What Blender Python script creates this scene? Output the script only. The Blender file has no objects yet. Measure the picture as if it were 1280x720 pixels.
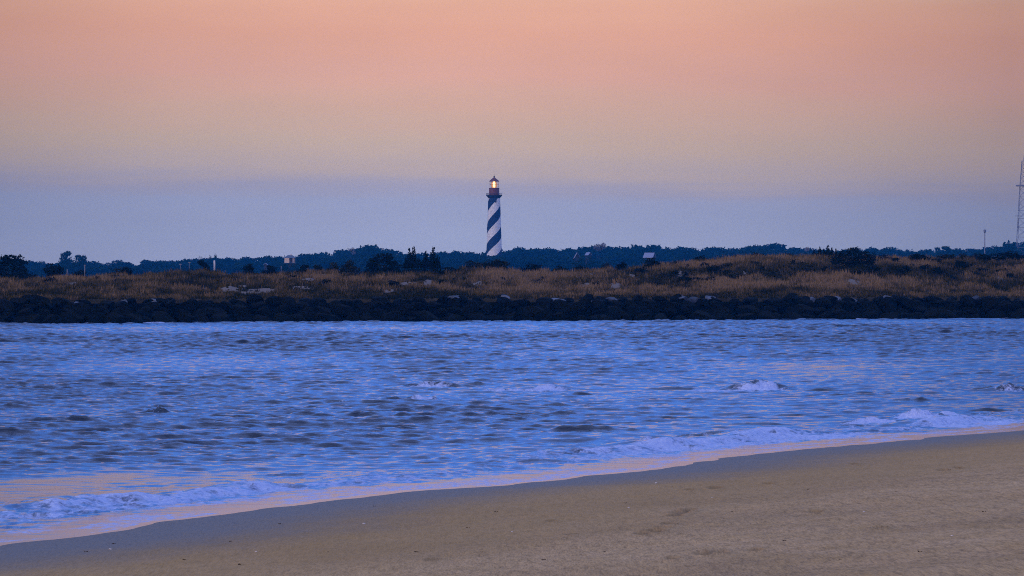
import bpy, math, random
import numpy as np
from mathutils import Vector, noise as mnoise

random.seed(11)
RNG = np.random.default_rng(7)
SC = bpy.context.scene
COL = SC.collection
F = 5326.0            # focal length in pixels of the 1280 px wide photograph
HOR = 350.0           # row of the level horizon
CAM_Z = 5.0

# ------------------------------------------------------------------ camera
cam_data = bpy.data.cameras.new('camera')
cam = bpy.data.objects.new('camera', cam_data)
COL.objects.link(cam)
cam.location = (0, 0, CAM_Z)
cam.rotation_euler = (math.radians(90), 0, 0)
cam_data.sensor_width = 36.0
cam_data.lens = 36.0 * F / 1280.0
cam_data.shift_y = -(360.0 - HOR) / 1280.0
cam_data.clip_start = 0.5
cam_data.clip_end = 20000
SC.camera = cam

# ------------------------------------------------------------------ colour helper
def lin(r, g, b):
    f = lambda c: (c / 255 / 12.92) if c / 255 <= 0.04045 else ((c / 255 + 0.055) / 1.055) ** 2.4
    return (f(r), f(g), f(b), 1.0)

# ------------------------------------------------------------------ world: dusk sky opposite the sunset
SUN_EL, SUN_AZ = math.radians(5), math.radians(236)     # azimuth clockwise from +Y: behind the camera, to its left
world = bpy.data.worlds.new('World')
SC.world = world
world.use_nodes = True
wt = world.node_tree
for n in list(wt.nodes):
    wt.nodes.remove(n)
def N(t, kind, **kw):
    n = t.nodes.new(kind)
    for k, v in kw.items():
        if k.startswith('in_'):
            n.inputs[int(k[3:])].default_value = v
        else:
            setattr(n, k, v)
    return n
def M(t, op, a, b=None, c=None, clamp=False):
    n = t.nodes.new('ShaderNodeMath'); n.operation = op; n.use_clamp = clamp
    for i, v in enumerate((a, b, c)):
        if v is None: continue
        if isinstance(v, (int, float)): n.inputs[i].default_value = v
        else: t.links.new(v, n.inputs[i])
    return n.outputs[0]
def mixc(t, fac, a, b, blend='MIX'):
    n = t.nodes.new('ShaderNodeMix'); n.data_type = 'RGBA'; n.blend_type = blend
    for i, v in ((0, fac), (6, a), (7, b)):
        if isinstance(v, (int, float, tuple)): n.inputs[i].default_value = v
        else: t.links.new(v, n.inputs[i])
    return n.outputs[2]
def ramp(t, fac, stops, interp='LINEAR'):
    n = t.nodes.new('ShaderNodeValToRGB'); cr = n.color_ramp; cr.interpolation = interp
    while len(cr.elements) > 1: cr.elements.remove(cr.elements[-1])
    for i, (p, c) in enumerate(stops):
        e = cr.elements[0] if i == 0 else cr.elements.new(p)
        e.position = p; e.color = c if len(c) == 4 else (*c, 1)
    if not isinstance(fac, (int, float)): t.links.new(fac, n.inputs[0])
    return n.outputs[0]
tc = N(wt, 'ShaderNodeTexCoord')
sep = N(wt, 'ShaderNodeSeparateXYZ'); wt.links.new(tc.outputs['Generated'], sep.inputs[0])
X, Y, Z = sep.outputs
mp = N(wt, 'ShaderNodeMapping'); mp.inputs['Scale'].default_value = (14, 14, 260)
wt.links.new(tc.outputs['Generated'], mp.inputs[0])
nz = N(wt, 'ShaderNodeTexNoise'); nz.inputs['Scale'].default_value = 1.0; nz.inputs['Detail'].default_value = 5
wt.links.new(mp.outputs[0], nz.inputs['Vector'])
zz = M(wt, 'ADD', Z, M(wt, 'MULTIPLY', M(wt, 'SUBTRACT', nz.outputs[0], 0.5), 0.0075))
zz = M(wt, 'ADD', zz, M(wt, 'MULTIPLY', X, 0.017))
zq = M(wt, 'SQRT', M(wt, 'MAXIMUM', zz, 0.0))
S = lambda z: math.sqrt(z)
HAZE_D, HAZE_J = .000098, (.02, .17, .62)       # thickness of the sea air and the light it scatters: the sky behind it is that much clearer
def through(z, c):
    T = math.exp(-HAZE_D * min(3650.0, 93.0 / max(z, .001)))
    return tuple(max(.02, (c[i] - HAZE_J[i] * (1 - T)) / T) for i in range(3)) + (1.0,)
sky_stops = [(S(z), through(z, lin(*c))) for z, c in [
    (0.0, (151, 164, 208)), (.009, (148, 163, 206)), (.0180, (148, 161, 203)), (.0213, (154, 158, 193)), (.0250, (174, 166, 183)),
    (.032, (191, 172, 174)), (.040, (203, 170, 167)), (.048, (215, 168, 164)), (.058, (223, 168, 157)), (.066, (228, 175, 160)), (.078, (230, 200, 184))]] + [
    (S(.093), (.40, .50, .82, 1)), (S(.115), (.12, .39, 1.22, 1)),
    (S(.22), (.13, .41, 1.58, 1)), (S(.40), (.30, .50, 1.36, 1)), (1.0, (.56, .66, 1.08, 1))]
grad = ramp(wt, zq, sky_stops)
# warm afterglow behind the camera
back = M(wt, 'POWER', M(wt, 'MAXIMUM', M(wt, 'MULTIPLY', Y, -1.0), 0.0), 1.5)
glow = M(wt, 'MULTIPLY', back, M(wt, 'POWER', 2.718, M(wt, 'MULTIPLY', M(wt, 'ABSOLUTE', Z), -3.2)))
warm = mixc(wt, glow, (0, 0, 0, 1), (2.0, 1.15, 0.50, 1))
tot = mixc(wt, 1.0, grad, warm, 'ADD')
side = M(wt, 'SUBTRACT', 1.02, M(wt, 'MINIMUM', M(wt, 'MULTIPLY', M(wt, 'POWER', M(wt, 'ABSOLUTE', M(wt, 'ADD', X, 0.012)), 2.0), 22.0), .36))   # brightest opposite the sun
tot = mixc(wt, 1.0, tot, N(wt, 'ShaderNodeCombineXYZ').outputs[0], 'MULTIPLY') if False else tot
mp2 = N(wt, 'ShaderNodeMapping'); mp2.inputs['Scale'].default_value = (18, 18, 80); wt.links.new(tc.outputs['Generated'], mp2.inputs[0])
nz2 = N(wt, 'ShaderNodeTexNoise'); nz2.inputs['Scale'].default_value = 1.0; nz2.inputs['Detail'].default_value = 6; wt.links.new(mp2.outputs[0], nz2.inputs['Vector'])
side = M(wt, 'MULTIPLY', side, M(wt, 'ADD', .92, M(wt, 'MULTIPLY', nz2.outputs[0], .16)))      # faint drawn-out cloud
cmb = N(wt, 'ShaderNodeCombineColor')
for i in range(3): wt.links.new(side, cmb.inputs[i])
tot = mixc(wt, 1.0, tot, cmb.outputs[0], 'MULTIPLY')
sky = N(wt, 'ShaderNodeTexSky'); sky.sky_type = 'NISHITA'; sky.sun_disc = False
sky.sun_elevation = SUN_EL; sky.sun_rotation = SUN_AZ
bg1 = N(wt, 'ShaderNodeBackground'); wt.links.new(tot, bg1.inputs[0]); bg1.inputs[1].default_value = 0.96
bg2 = N(wt, 'ShaderNodeBackground'); wt.links.new(sky.outputs[0], bg2.inputs[0]); bg2.inputs[1].default_value = 0.006
ads = N(wt, 'ShaderNodeAddShader'); wt.links.new(bg1.outputs[0], ads.inputs[0]); wt.links.new(bg2.outputs[0], ads.inputs[1])
wo = N(wt, 'ShaderNodeOutputWorld'); wt.links.new(ads.outputs[0], wo.inputs[0])
world.cycles.sampling_method = 'AUTOMATIC'

# ------------------------------------------------------------------ the last low light from behind the camera
sd = bpy.data.lights.new('sun', 'SUN'); sd.energy = 0.9; sd.angle = math.radians(18); sd.color = (1.0, .72, .48)
sun = bpy.data.objects.new('sun', sd); COL.objects.link(sun)
to_sun = Vector((math.sin(SUN_AZ) * math.cos(SUN_EL), math.cos(SUN_AZ) * math.cos(SUN_EL), math.sin(SUN_EL)))
sun.rotation_euler = to_sun.to_track_quat('Z', 'Y').to_euler()

SC.view_settings.view_transform = 'Standard'
SC.view_settings.look = 'None'
SC.view_settings.exposure = 0.0
SC.view_settings.gamma = 1.0
SC.render.engine = 'CYCLES'
SC.cycles.max_bounces = 6
SC.cycles.volume_bounces = 0
SC.cycles.use_denoising = False
SC.cycles.sampling_pattern = 'TABULATED_SOBOL'
SC.cycles.pixel_filter_type = 'BLACKMAN_HARRIS'
SC.cycles.filter_width = 1.0

# ================================================================== helpers
def tag(o, label=None, cat=None, group=None, kind=None):
    if label: o['label'] = label
    if cat: o['category'] = cat
    if group: o['group'] = group
    if kind: o['kind'] = kind
    return o
def empty(name, loc, rz=0.0, sc=1.0):
    o = bpy.data.objects.new(name, None); COL.objects.link(o)
    o.location = loc; o.rotation_euler.z = rz; o.scale = (sc, sc, sc); o.empty_display_size = .3
    return o
def link(name, me, mat, parent=None):
    o = bpy.data.objects.new(name, me); COL.objects.link(o)
    mats = mat if isinstance(mat, (list, tuple)) else [mat]
    if len(me.materials) == 0:
        for m in mats: me.materials.append(m)
    if parent is not None: o.parent = parent
    return o
def np_mesh(name, verts, faces, smooth=False):
    """verts (n,3), faces (m,k) with one k."""
    verts = np.asarray(verts, np.float32); faces = np.asarray(faces, np.int32)
    me = bpy.data.meshes.new(name); m, k = faces.shape
    me.vertices.add(len(verts)); me.vertices.foreach_set('co', verts.ravel())
    me.loops.add(m * k); me.loops.foreach_set('vertex_index', faces.ravel())
    me.polygons.add(m); me.polygons.foreach_set('loop_start', np.arange(0, m * k, k, dtype=np.int32))
    try: me.polygons.foreach_set('loop_total', np.full(m, k, np.int32))
    except Exception: pass
    me.polygons.foreach_set('use_smooth', np.full(m, smooth, bool))
    me.update(calc_edges=True)
    return me
def attr(me, name, data, domain='POINT'):
    a = me.attributes.new(name, 'FLOAT', domain); a.data.foreach_set('value', np.asarray(data, np.float32).ravel())
def grid_faces(nr, nc):
    i = np.arange(nr * nc).reshape(nr, nc)
    return np.stack([i[:-1, :-1], i[:-1, 1:], i[1:, 1:], i[1:, :-1]], -1).reshape(-1, 4)

class MB:
    """collects boxes, tubes and lathes into one mesh"""
    def __init__(self): self.v = []; self.f = []; self.mi = []
    def add(self, v, f, mi=0):
        b = len(self.v); self.v += [tuple(p) for p in v]
        for q in f: self.f.append([b + i for i in q]); self.mi.append(mi)
    def box(self, c, s, rz=0.0, mi=0):
        v = []
        for dx in (-.5, .5):
            for dy in (-.5, .5):
                for dz in (-.5, .5):
                    x, y = dx * s[0], dy * s[1]
                    v.append((c[0] + x * math.cos(rz) - y * math.sin(rz), c[1] + x * math.sin(rz) + y * math.cos(rz), c[2] + dz * s[2]))
        self.add(v, [(0, 1, 3, 2), (4, 6, 7, 5), (0, 4, 5, 1), (2, 3, 7, 6), (0, 2, 6, 4), (1, 5, 7, 3)], mi)
        return self
    def tube(self, p, q, r0, r1=None, n=8, mi=0):
        p, q = Vector(p), Vector(q); r1 = r0 if r1 is None else r1
        d = (q - p).normalized(); a = d.orthogonal().normalized(); b = d.cross(a)
        v = []
        for (c, r) in ((p, r0), (q, r1)):
            for i in range(n):
                t = 2 * math.pi * i / n; v.append(c + a * (r * math.cos(t)) + b * (r * math.sin(t)))
        f = [(i, (i + 1) % n, n + (i + 1) % n, n + i) for i in range(n)]
        f += [tuple(range(n))[::-1], tuple(range(n, 2 * n))]
        self.add(v, f, mi); return self
    def lathe(self, prof, n=24, c=(0, 0), mi=0, cap=True):
        v = []; f = []
        for (r, z) in prof:
            for i in range(n):
                t = 2 * math.pi * i / n; v.append((c[0] + r * math.cos(t), c[1] + r * math.sin(t), z))
        for k in range(len(prof) - 1):
            for i in range(n):
                f.append((k * n + i, k * n + (i + 1) % n, (k + 1) * n + (i + 1) % n, (k + 1) * n + i))
        if cap: f += [tuple(range(n))[::-1], tuple(range((len(prof) - 1) * n, len(prof) * n))]
        self.add(v, f, mi); return self
    def mesh(self, name, smooth=False):
        me = bpy.data.meshes.new(name); me.from_pydata(self.v, [], self.f)
        me.polygons.foreach_set('material_index', np.array(self.mi, np.int32))
        me.polygons.foreach_set('use_smooth', np.full(len(self.f), smooth, bool)); me.update(); return me
    def build(self, name, mat, parent=None, smooth=False): return link(name, self.mesh(name, smooth), mat, parent)

# ------------------------------------------------------------------ numpy value noise
def vnoise(x, y, seed=0):
    x = np.asarray(x, np.float64); y = np.asarray(y, np.float64)
    xi = np.floor(x).astype(np.int64); yi = np.floor(y).astype(np.int64)
    fx = x - xi; fy = y - yi
    fx = fx * fx * fx * (fx * (fx * 6 - 15) + 10); fy = fy * fy * fy * (fy * (fy * 6 - 15) + 10)
    def h(a, b):
        n = (a * 374761393 + b * 668265263 + seed * 1442695041) & 0xFFFFFFFF
        n = ((n ^ (n >> 13)) * 1274126177) & 0xFFFFFFFF
        n = n ^ (n >> 16)
        return (n & 0xFFFFFF) / float(0xFFFFFF)
    a = h(xi, yi) * (1 - fx) + h(xi + 1, yi) * fx
    b = h(xi, yi + 1) * (1 - fx) + h(xi + 1, yi + 1) * fx
    return a * (1 - fy) + b * fy
def fbm(x, y, seed=0, oct=4, gain=.5):
    s = 0; a = 1; t = 0
    for o in range(oct):
        s = s + a * vnoise(x * 2 ** o + 17.3 * o, y * 2 ** o - 9.1 * o, seed + o); t += a; a *= gain
    return s / t
def sstep(a, b, x):
    t = np.clip((x - a) / (b - a), 0, 1); return t * t * (3 - 2 * t)

# ------------------------------------------------------------------ materials
def mat(name):
    m = bpy.data.materials.new(name); m.use_nodes = True
    t = m.node_tree; b = t.nodes['Principled BSDF']
    return m, t, b
def plain(name, col, rough=.7, metal=0.0, var=.25, scale=1.5, bump=0.0, spec=.3):
    """one colour with a little mottling and weathering"""
    m, t, b = mat(name)
    g = N(t, 'ShaderNodeTexCoord'); n = N(t, 'ShaderNodeTexNoise'); n.inputs['Scale'].default_value = scale; n.inputs['Detail'].default_value = 6
    t.links.new(g.outputs['Object'], n.inputs['Vector'])
    lo = tuple(c * (1 - var) for c in col[:3]) + (1,); hi = tuple(min(1, c * (1 + var)) for c in col[:3]) + (1,)
    c = ramp(t, n.outputs[0], [(.3, lo), (.7, hi)])
    t.links.new(c, b.inputs['Base Color']); b.inputs['Roughness'].default_value = rough; b.inputs['Metallic'].default_value = metal; b.inputs['Specular IOR Level'].default_value = spec
    if bump:
        bp = N(t, 'ShaderNodeBump'); bp.inputs['Strength'].default_value = bump; t.links.new(n.outputs[0], bp.inputs['Height']); t.links.new(bp.outputs[0], b.inputs['Normal'])
    return m
def leafy(name, stops, rough=.75):
    """leaf colours picked by the 'tone' each leaf carries"""
    m, t, b = mat(name)
    a = N(t, 'ShaderNodeAttribute'); a.attribute_name = 'tone'
    t.links.new(ramp(t, a.outputs['Fac'], stops), b.inputs['Base Color'])
    b.inputs['Roughness'].default_value = rough; b.inputs['Specular IOR Level'].default_value = .06
    return m
MAT_WOOD = leafy('far_foliage', [(0, (.003, .017, .015)), (.5, (.006, .031, .024)), (1, (.014, .047, .03))])  # leaf greens pushed toward blue, standing in for part of the haze
MAT_BUSH = leafy('shrub_foliage', [(0, (.001, .003, .002)), (.5, (.003, .007, .004)), (1, (.010, .017, .007))])
MAT_OLIVE = leafy('olive_foliage', [(0, (.006, .009, .004)), (.5, (.018, .021, .008)), (1, (.05, .042, .016))])
MAT_GRASS = leafy('dune_grass', [(0, (.010, .013, .004)), (.3, (.046, .041, .014)), (.6, (.116, .083, .036)), (1, (.25, .17, .088))], .8)
MAT_BARK = plain('bark', (.06, .045, .035), .9)
MAT_BARE = leafy('bare_twigs', [(0, (.10, .09, .09)), (1, (.24, .22, .22))])

# boulder
def boulder_mat(name, col, wetdark=.35):
    m, t, b = mat(name)
    g = N(t, 'ShaderNodeTexCoord'); gm = N(t, 'ShaderNodeNewGeometry')
    n = N(t, 'ShaderNodeTexNoise'); n.inputs['Scale'].default_value = 1.7; n.inputs['Detail'].default_value = 9; n.inputs['Roughness'].default_value = .65
    oi = N(t, 'ShaderNodeObjectInfo')
    va = N(t, 'ShaderNodeVectorMath'); va.operation = 'ADD'
    t.links.new(g.outputs['Object'], va.inputs[0]); t.links.new(oi.outputs['Random'], va.inputs[1])
    t.links.new(va.outputs[0], n.inputs['Vector'])
    c = ramp(t, n.outputs[0], [(.25, tuple(x * .45 for x in col)), (.5, col), (.75, tuple(x * 1.7 for x in col))])
    sp = N(t, 'ShaderNodeSeparateXYZ'); t.links.new(gm.outputs['Position'], sp.inputs[0])
    wet = M(t, 'SUBTRACT', 1.0, M(t, 'MULTIPLY', M(t, 'SUBTRACT', sp.outputs[2], .6), 1.4, clamp=True), clamp=True)   # weed-dark tide line
    c = mixc(t, M(t, 'MULTIPLY', wet, .85), c, (.004, .006, .006, 1))
    v = M(t, 'ADD', M(t, 'MULTIPLY', oi.outputs['Random'], .9), .55)
    cc = N(t, 'ShaderNodeCombineColor'); [t.links.new(v, cc.inputs[i]) for i in range(3)]
    c = mixc(t, 1.0, c, cc.outputs[0], 'MULTIPLY')
    t.links.new(c, b.inputs['Base Color']); b.inputs['Roughness'].default_value = .8; b.inputs['Specular IOR Level'].default_value = .06
    bp = N(t, 'ShaderNodeBump'); bp.inputs['Strength'].default_value = .6; bp.inputs['Distance'].default_value = .15
    t.links.new(n.outputs[0], bp.inputs['Height']); t.links.new(bp.outputs[0], b.inputs['Normal'])
    return m
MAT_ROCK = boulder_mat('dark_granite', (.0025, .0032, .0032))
MAT_ROCK_PALE = boulder_mat('skylit_pale_granite', (.10, .125, .17))

# ================================================================== SHAPE OF THE PLACE
P0 = np.array((-9.6, 80.0)); TD = np.array((.3964, .9181)); ND = np.array((.9181, -.3964))
OFF_L = np.array([-300, -60, 0, 3, 10.6, 16.6, 21.6, 25.8, 35.6, 45.7, 57, 67.5, 90, 140, 400])
OFF_S = np.array([0, 0, 0, 0, -1.2, -1.45, -1.5, -.9, -.5, -1.6, -1.0, -.1, .5, 2, 30])
def shore(x, y):
    """(metres inland of the water's edge, metres along it)"""
    x = np.asarray(x, float); y = np.asarray(y, float)
    l = (x - P0[0]) * TD[0] + (y - P0[1]) * TD[1]
    s = (x - P0[0]) * ND[0] + (y - P0[1]) * ND[1]
    return s - np.interp(l, OFF_L, OFF_S) - (fbm(l * .35, l * 0, 5, 3) - .5) * .8, l
def beach_z(x, y):
    s, l = shore(x, y)
    z = np.where(s < 0, .06 * s, .032 * s + .0012 * np.clip(s, 0, 25) ** 2)
    z = np.where(s > 25, .032 * s + .75 + (s - 25) * .02, z)
    z = np.maximum(z, -1.8)
    k = sstep(1.0, 6.0, s)
    z = z + k * (fbm(s * .35, l * .06, 21, 4) - .5) * .16 + k * (fbm(x * 1.1, y * .45, 31, 3) - .5) * .035
    return z

JX0, JY0, JX1, JY1 = -58.3, 484.0, 66.5, 555.0
def jet_y(x): return JY0 + (np.asarray(x, float) - JX0) * (JY1 - JY0) / (JX1 - JX0)
CR_PX = np.array([-200, 0, 60, 120, 180, 250, 300, 340, 420, 460, 500, 540, 600, 660, 740, 790, 820, 870, 920, 960, 1000, 1050, 1100, 1200, 1280, 1500])
CR_PY = np.array([351, 350, 348, 345, 343, 340, 343, 343, 341, 342, 343, 340, 336, 340, 340, 336, 333, 328, 321.5, 320.5, 320.5, 321, 322.5, 323, 323, 323])
CREST = 135.0
def dune_z(x, y):
    x = np.asarray(x, float); y = np.asarray(y, float)
    j = jet_y(x); t = y - j
    px = 640 + F * x / np.maximum(y, 50)
    dc = j + CREST
    zc = CAM_Z + (HOR - np.interp(px, CR_PX, CR_PY) - 4.0) / F * dc
    z0 = 2.75
    u = np.clip((t - 5) / (CREST - 5), 0, 1)
    up = z0 + (zc - z0) * (0.45 * u + .55 * u * u * (3 - 2 * u))
    bump = (fbm(x * .06, y * .025, 41, 4) - .5) * 2.0 * np.sin(np.pi * np.clip(u, 0, 1)) + (fbm(x * .28, y * .12, 51, 3) - .5) * .7 * sstep(0.02, .2, u)
    for (mx, my, rx_) in MOUNDS: bump = bump + .42 * np.exp(-((x - mx) / (rx_ * 1.3)) ** 2 - ((y - my - 4.0) / np.where(y < my + 4, 4.0, 9.0)) ** 2)
    back = sstep(CREST, CREST + 80, t)
    z = (up + bump) * (1 - back) + 4.0 * back
    z = np.where(t < 4.5, z0 - .3 - (4.5 - t) * .8, z)
    return np.maximum(z, -3.0)
MOUNDS = []
def ray(px, py, zf, d0, d1, n=3000):
    d = np.linspace(d0, d1, n); x = (px - 640) / F * d; z = CAM_Z + (HOR - py) / F * d
    hit = np.nonzero(z <= zf(x, d))[0]
    k = hit[0] if len(hit) else n - 1
    return float(x[k]), float(d[k])
def sea_at(px, py):
    d = CAM_Z * F / (py - HOR); return (px - 640) / F * d, d
def dune_at(px, py): 
    x0 = (px - 640) / F * 540; j = float(jet_y(x0))
    return ray(px, py, dune_z, j + 2, j + CREST + 4)
def beach_at(px, py): return ray(px, py, beach_z, 40, 170, 6000)

# ================================================================== SETTING
# ---- sea bed
MAT_BED = plain('sea_bed', (.12, .10, .07), .9)
g = MB(); g.v = [(-1400, -200, -3.4), (1400, -200, -3.4), (1400, 3400, -3.4), (-1400, 3400, -3.4)]; g.f = [[0, 1, 2, 3]]; g.mi = [0]
tag(g.build('sea_bed', MAT_BED), kind='structure')

# ---- beach
xs = np.concatenate([np.linspace(-200, -15, 24)[:-1], np.arange(-15, 24, .075), np.linspace(24, 500, 60)])
ys = np.concatenate([np.linspace(-180, 44, 70)[:-1], np.arange(44, 152, .125), np.linspace(152, 420, 80)])
GX, GY = np.meshgrid(xs, ys)
GZ = beach_z(GX, GY)
damp_shade = np.zeros_like(GX)
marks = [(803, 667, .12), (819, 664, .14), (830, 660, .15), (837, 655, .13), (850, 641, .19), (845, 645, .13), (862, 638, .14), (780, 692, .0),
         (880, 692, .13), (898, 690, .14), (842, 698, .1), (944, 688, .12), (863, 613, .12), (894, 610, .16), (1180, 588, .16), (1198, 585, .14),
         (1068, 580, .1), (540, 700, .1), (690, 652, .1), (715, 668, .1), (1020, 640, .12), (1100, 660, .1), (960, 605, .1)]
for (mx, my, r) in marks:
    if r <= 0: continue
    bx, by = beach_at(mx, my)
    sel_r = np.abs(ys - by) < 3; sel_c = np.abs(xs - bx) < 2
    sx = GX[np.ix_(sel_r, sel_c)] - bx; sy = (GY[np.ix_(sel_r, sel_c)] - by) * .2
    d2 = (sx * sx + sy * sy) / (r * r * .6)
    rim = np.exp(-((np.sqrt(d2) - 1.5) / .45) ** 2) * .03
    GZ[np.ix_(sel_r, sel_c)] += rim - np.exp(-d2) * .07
    damp_shade[np.ix_(sel_r, sel_c)] = np.maximum(damp_shade[np.ix_(sel_r, sel_c)], np.exp(-d2 * .7))  # footprints: self-shadow and damp overturned sand, both darkened into the sand colour
s_, l_ = shore(GX, GY)
me = np_mesh('beach', np.stack([GX, GY, GZ], -1).reshape(-1, 3), grid_faces(len(ys), len(xs)), True)
attr(me, 'inland', s_ - 1.0 * np.clip((16 - l_) / 16, 0, 1)); attr(me, 'damp_shade', damp_shade)
m, t, b = mat('beach_sand')
g = N(t, 'ShaderNodeTexCoord')
a = N(t, 'ShaderNodeAttribute'); a.attribute_name = 'inland'
a2 = N(t, 'ShaderNodeAttribute'); a2.attribute_name = 'damp_shade'
def noise_node(t, vec, scale, detail=5, rough=.55, dist=0):
    n = N(t, 'ShaderNodeTexNoise'); n.inputs['Scale'].default_value = scale; n.inputs['Detail'].default_value = detail
    n.inputs['Roughness'].default_value = rough; n.inputs['Distortion'].default_value = dist
    t.links.new(vec, n.inputs['Vector']); return n.outputs[0]
def mapped(t, vec, sc, rot=0):
    q = N(t, 'ShaderNodeMapping'); q.inputs['Scale'].default_value = sc; q.inputs['Rotation'].default_value[2] = rot; t.links.new(vec, q.inputs[0]); return q.outputs[0]
ang = math.atan2(TD[1], TD[0])
nA = noise_node(t, mapped(t, g.outputs['Object'], (1, .12, 1), 0), 9.0, 5, .7)      # grains and clods
nB = noise_node(t, mapped(t, g.outputs['Object'], (1.2, .5, 1)), 1.1, 5)
nC = noise_node(t, mapped(t, g.outputs['Object'], (.10, .10, 1), 0), 1.0, 7, .62)
nD = noise_node(t, mapped(t, g.outputs['Object'], (1, .06, 1)), 36.0, 2, .5)
wl = M(t, 'ADD', a.outputs['Fac'], M(t, 'MULTIPLY', M(t, 'SUBTRACT', nB, .5), 2.2))
mr = N(t, 'ShaderNodeMapRange'); mr.interpolation_type = 'SMOOTHSTEP'; mr.inputs[1].default_value = .4; mr.inputs[2].default_value = 7.0; mr.inputs[3].default_value = 1; mr.inputs[4].default_value = 0
t.links.new(wl, mr.inputs[0]); wet = mr.outputs[0]
dry = ramp(t, nC, [(.3, (.40, .247, .108)), (.5, (.565, .353, .160)), (.7, (.64, .408, .19))])
dry = mixc(t, ramp(t, nB, [(.35, (0, 0, 0)), (.7, (.55, .55, .55))]), dry, (.48, .285, .095, 1))
gr = ramp(t, nA, [(.28, (.62, .62, .62)), (.5, (1, 1, 1)), (.75, (1.2, 1.2, 1.2))])
dry = mixc(t, 1.0, dry, gr, 'MULTIPLY')
gr2 = ramp(t, nD, [(.25, (.66, .66, .66)), (.5, (1, 1, 1)), (.8, (1.25, 1.25, 1.25))])
dry = mixc(t, 1.0, dry, gr2, 'MULTIPLY')
bandm = N(t, 'ShaderNodeMapRange'); bandm.inputs[1].default_value = 14.0; bandm.inputs[2].default_value = 9.0; t.links.new(wl, bandm.inputs[0])
dry = mixc(t, M(t, 'MULTIPLY', bandm.outputs[0], .55), dry, (.42, .25, .085, 1))
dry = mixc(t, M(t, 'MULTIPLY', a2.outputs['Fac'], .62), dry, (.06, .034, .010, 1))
wetc = mixc(t, 1.0, (.19, .155, .108, 1), gr2, 'MULTIPLY')
t.links.new(mixc(t, wet, dry, wetc), b.inputs['Base Color'])
t.links.new(M(t, 'SUBTRACT', .85, M(t, 'MULTIPLY', wet, .28)), b.inputs['Roughness'])
t.links.new(M(t, 'ADD', .08, M(t, 'MULTIPLY', wet, .10)), b.inputs['Specular IOR Level'])
bp = N(t, 'ShaderNodeBump'); bp.inputs['Distance'].default_value = .02
t.links.new(M(t, 'SUBTRACT', .55, M(t, 'MULTIPLY', wet, .45)), bp.inputs['Strength'])
t.links.new(M(t, 'ADD', nA, M(t, 'MULTIPLY', nD, .5)), bp.inputs['Height']); t.links.new(bp.outputs[0], b.inputs['Normal'])
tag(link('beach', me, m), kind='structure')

# ---- water
ds = [64.0]
while ds[-1] < 575: ds.append(ds[-1] + .075 + ds[-1] * .00045)
ds = np.array(ds)
u = np.linspace(-1, 1, 720)
WX = u[None, :] * (ds[:, None] * .15 + 9.0); WY = np.repeat(ds[:, None], len(u), 1)
outer = np.array([1.15, 1.5, 2.5, 5, 10, 14])
ox = (ds[:, None] * .15 + 9.0) * outer[None, :]
WX = np.concatenate([-ox[:, ::-1], WX, ox], 1); WY = np.concatenate([WY[:, :6], WY, WY[:, :6]], 1)
s, l = shore(WX, WY); w = -s                         # w: metres out from the water's edge
WX32, WY32 = WX.astype(np.float32), WY.astype(np.float32)
WZ = np.zeros_like(WX); DX = np.zeros_like(WX); DY = np.zeros_like(WX)
patch = fbm(WX * .05, WY * .016, 61, 4)
chop = np.interp(w, [0, 2.2, 4, 9, 13.5, 19, 30, 36, 44, 60, 400], [0, .06, .34, .34, .46, .60, .66, .60, .56, .82, .95]) * (.15 + 1.7 * patch) * (1 - .80 * (1 - sstep(20, 40, l)) * sstep(3.5, 5, w) * (1 - sstep(11.5, 15, w)))
NW = 120
lam = np.exp(np.linspace(math.log(.38), math.log(8.0), NW)) * RNG.uniform(.95, 1.05, NW)
fine_d = np.sqrt(WY) * 0 + WY
for i in range(NW):
    k = 2 * math.pi / lam[i]
    spread = float(np.interp(lam[i], [.4, 1.0, 2.5], [1.35, .85, .5]))
    th = -math.pi / 2 + .12 + RNG.normal(0, spread * .6)
    kx, ky = k * math.cos(th), k * math.sin(th)
    slope = float(np.interp(lam[i], [.3, 1.1, 1.6, 2.5, 5, 10], [.040, .041, .022, .012, .005, .003]))
    amp = slope * 1.4142 / k
    fade = np.clip((lam[i] / (.075 + WY * .00045) - 1.6) / 1.3, 0, 1)      # a wave needs a few rows of the mesh
    ph = np.float32(kx) * WX32 + np.float32(ky) * WY32 + np.float32(RNG.uniform(0, 6.283))
    A = (amp * chop * fade).astype(np.float32)
    WZ += A * np.cos(ph); sn = np.sin(ph)
    q = .75
    DX -= q * A * sn * math.cos(th); DY -= q * A * sn * math.sin(th)
for i in range(5):      # a few long low swell lines running in to the beach
    k = 2 * math.pi / (3.6 + 1.1 * i); th = -math.pi / 2 + RNG.uniform(-.16, .22); a_ = .024 * 1.414 / k
    ph = k * math.cos(th) * WX + k * math.sin(th) * WY + RNG.uniform(0, 6.28) + 2.2 * fbm(WX * .06, WY * .05, 120 + i, 2)
    gr_ = sstep(.42, .75, fbm(WX * .045, WY * .03, 130 + i, 2)) * 1.8 * np.clip(chop, 0, 1.3)
    WZ += a_ * gr_ * (np.cos(ph) + .28 * np.cos(2 * ph)); DY -= .8 * a_ * gr_ * np.sin(ph) * math.sin(th)
foam = np.zeros_like(WX); silt = np.zeros_like(WX)
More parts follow.
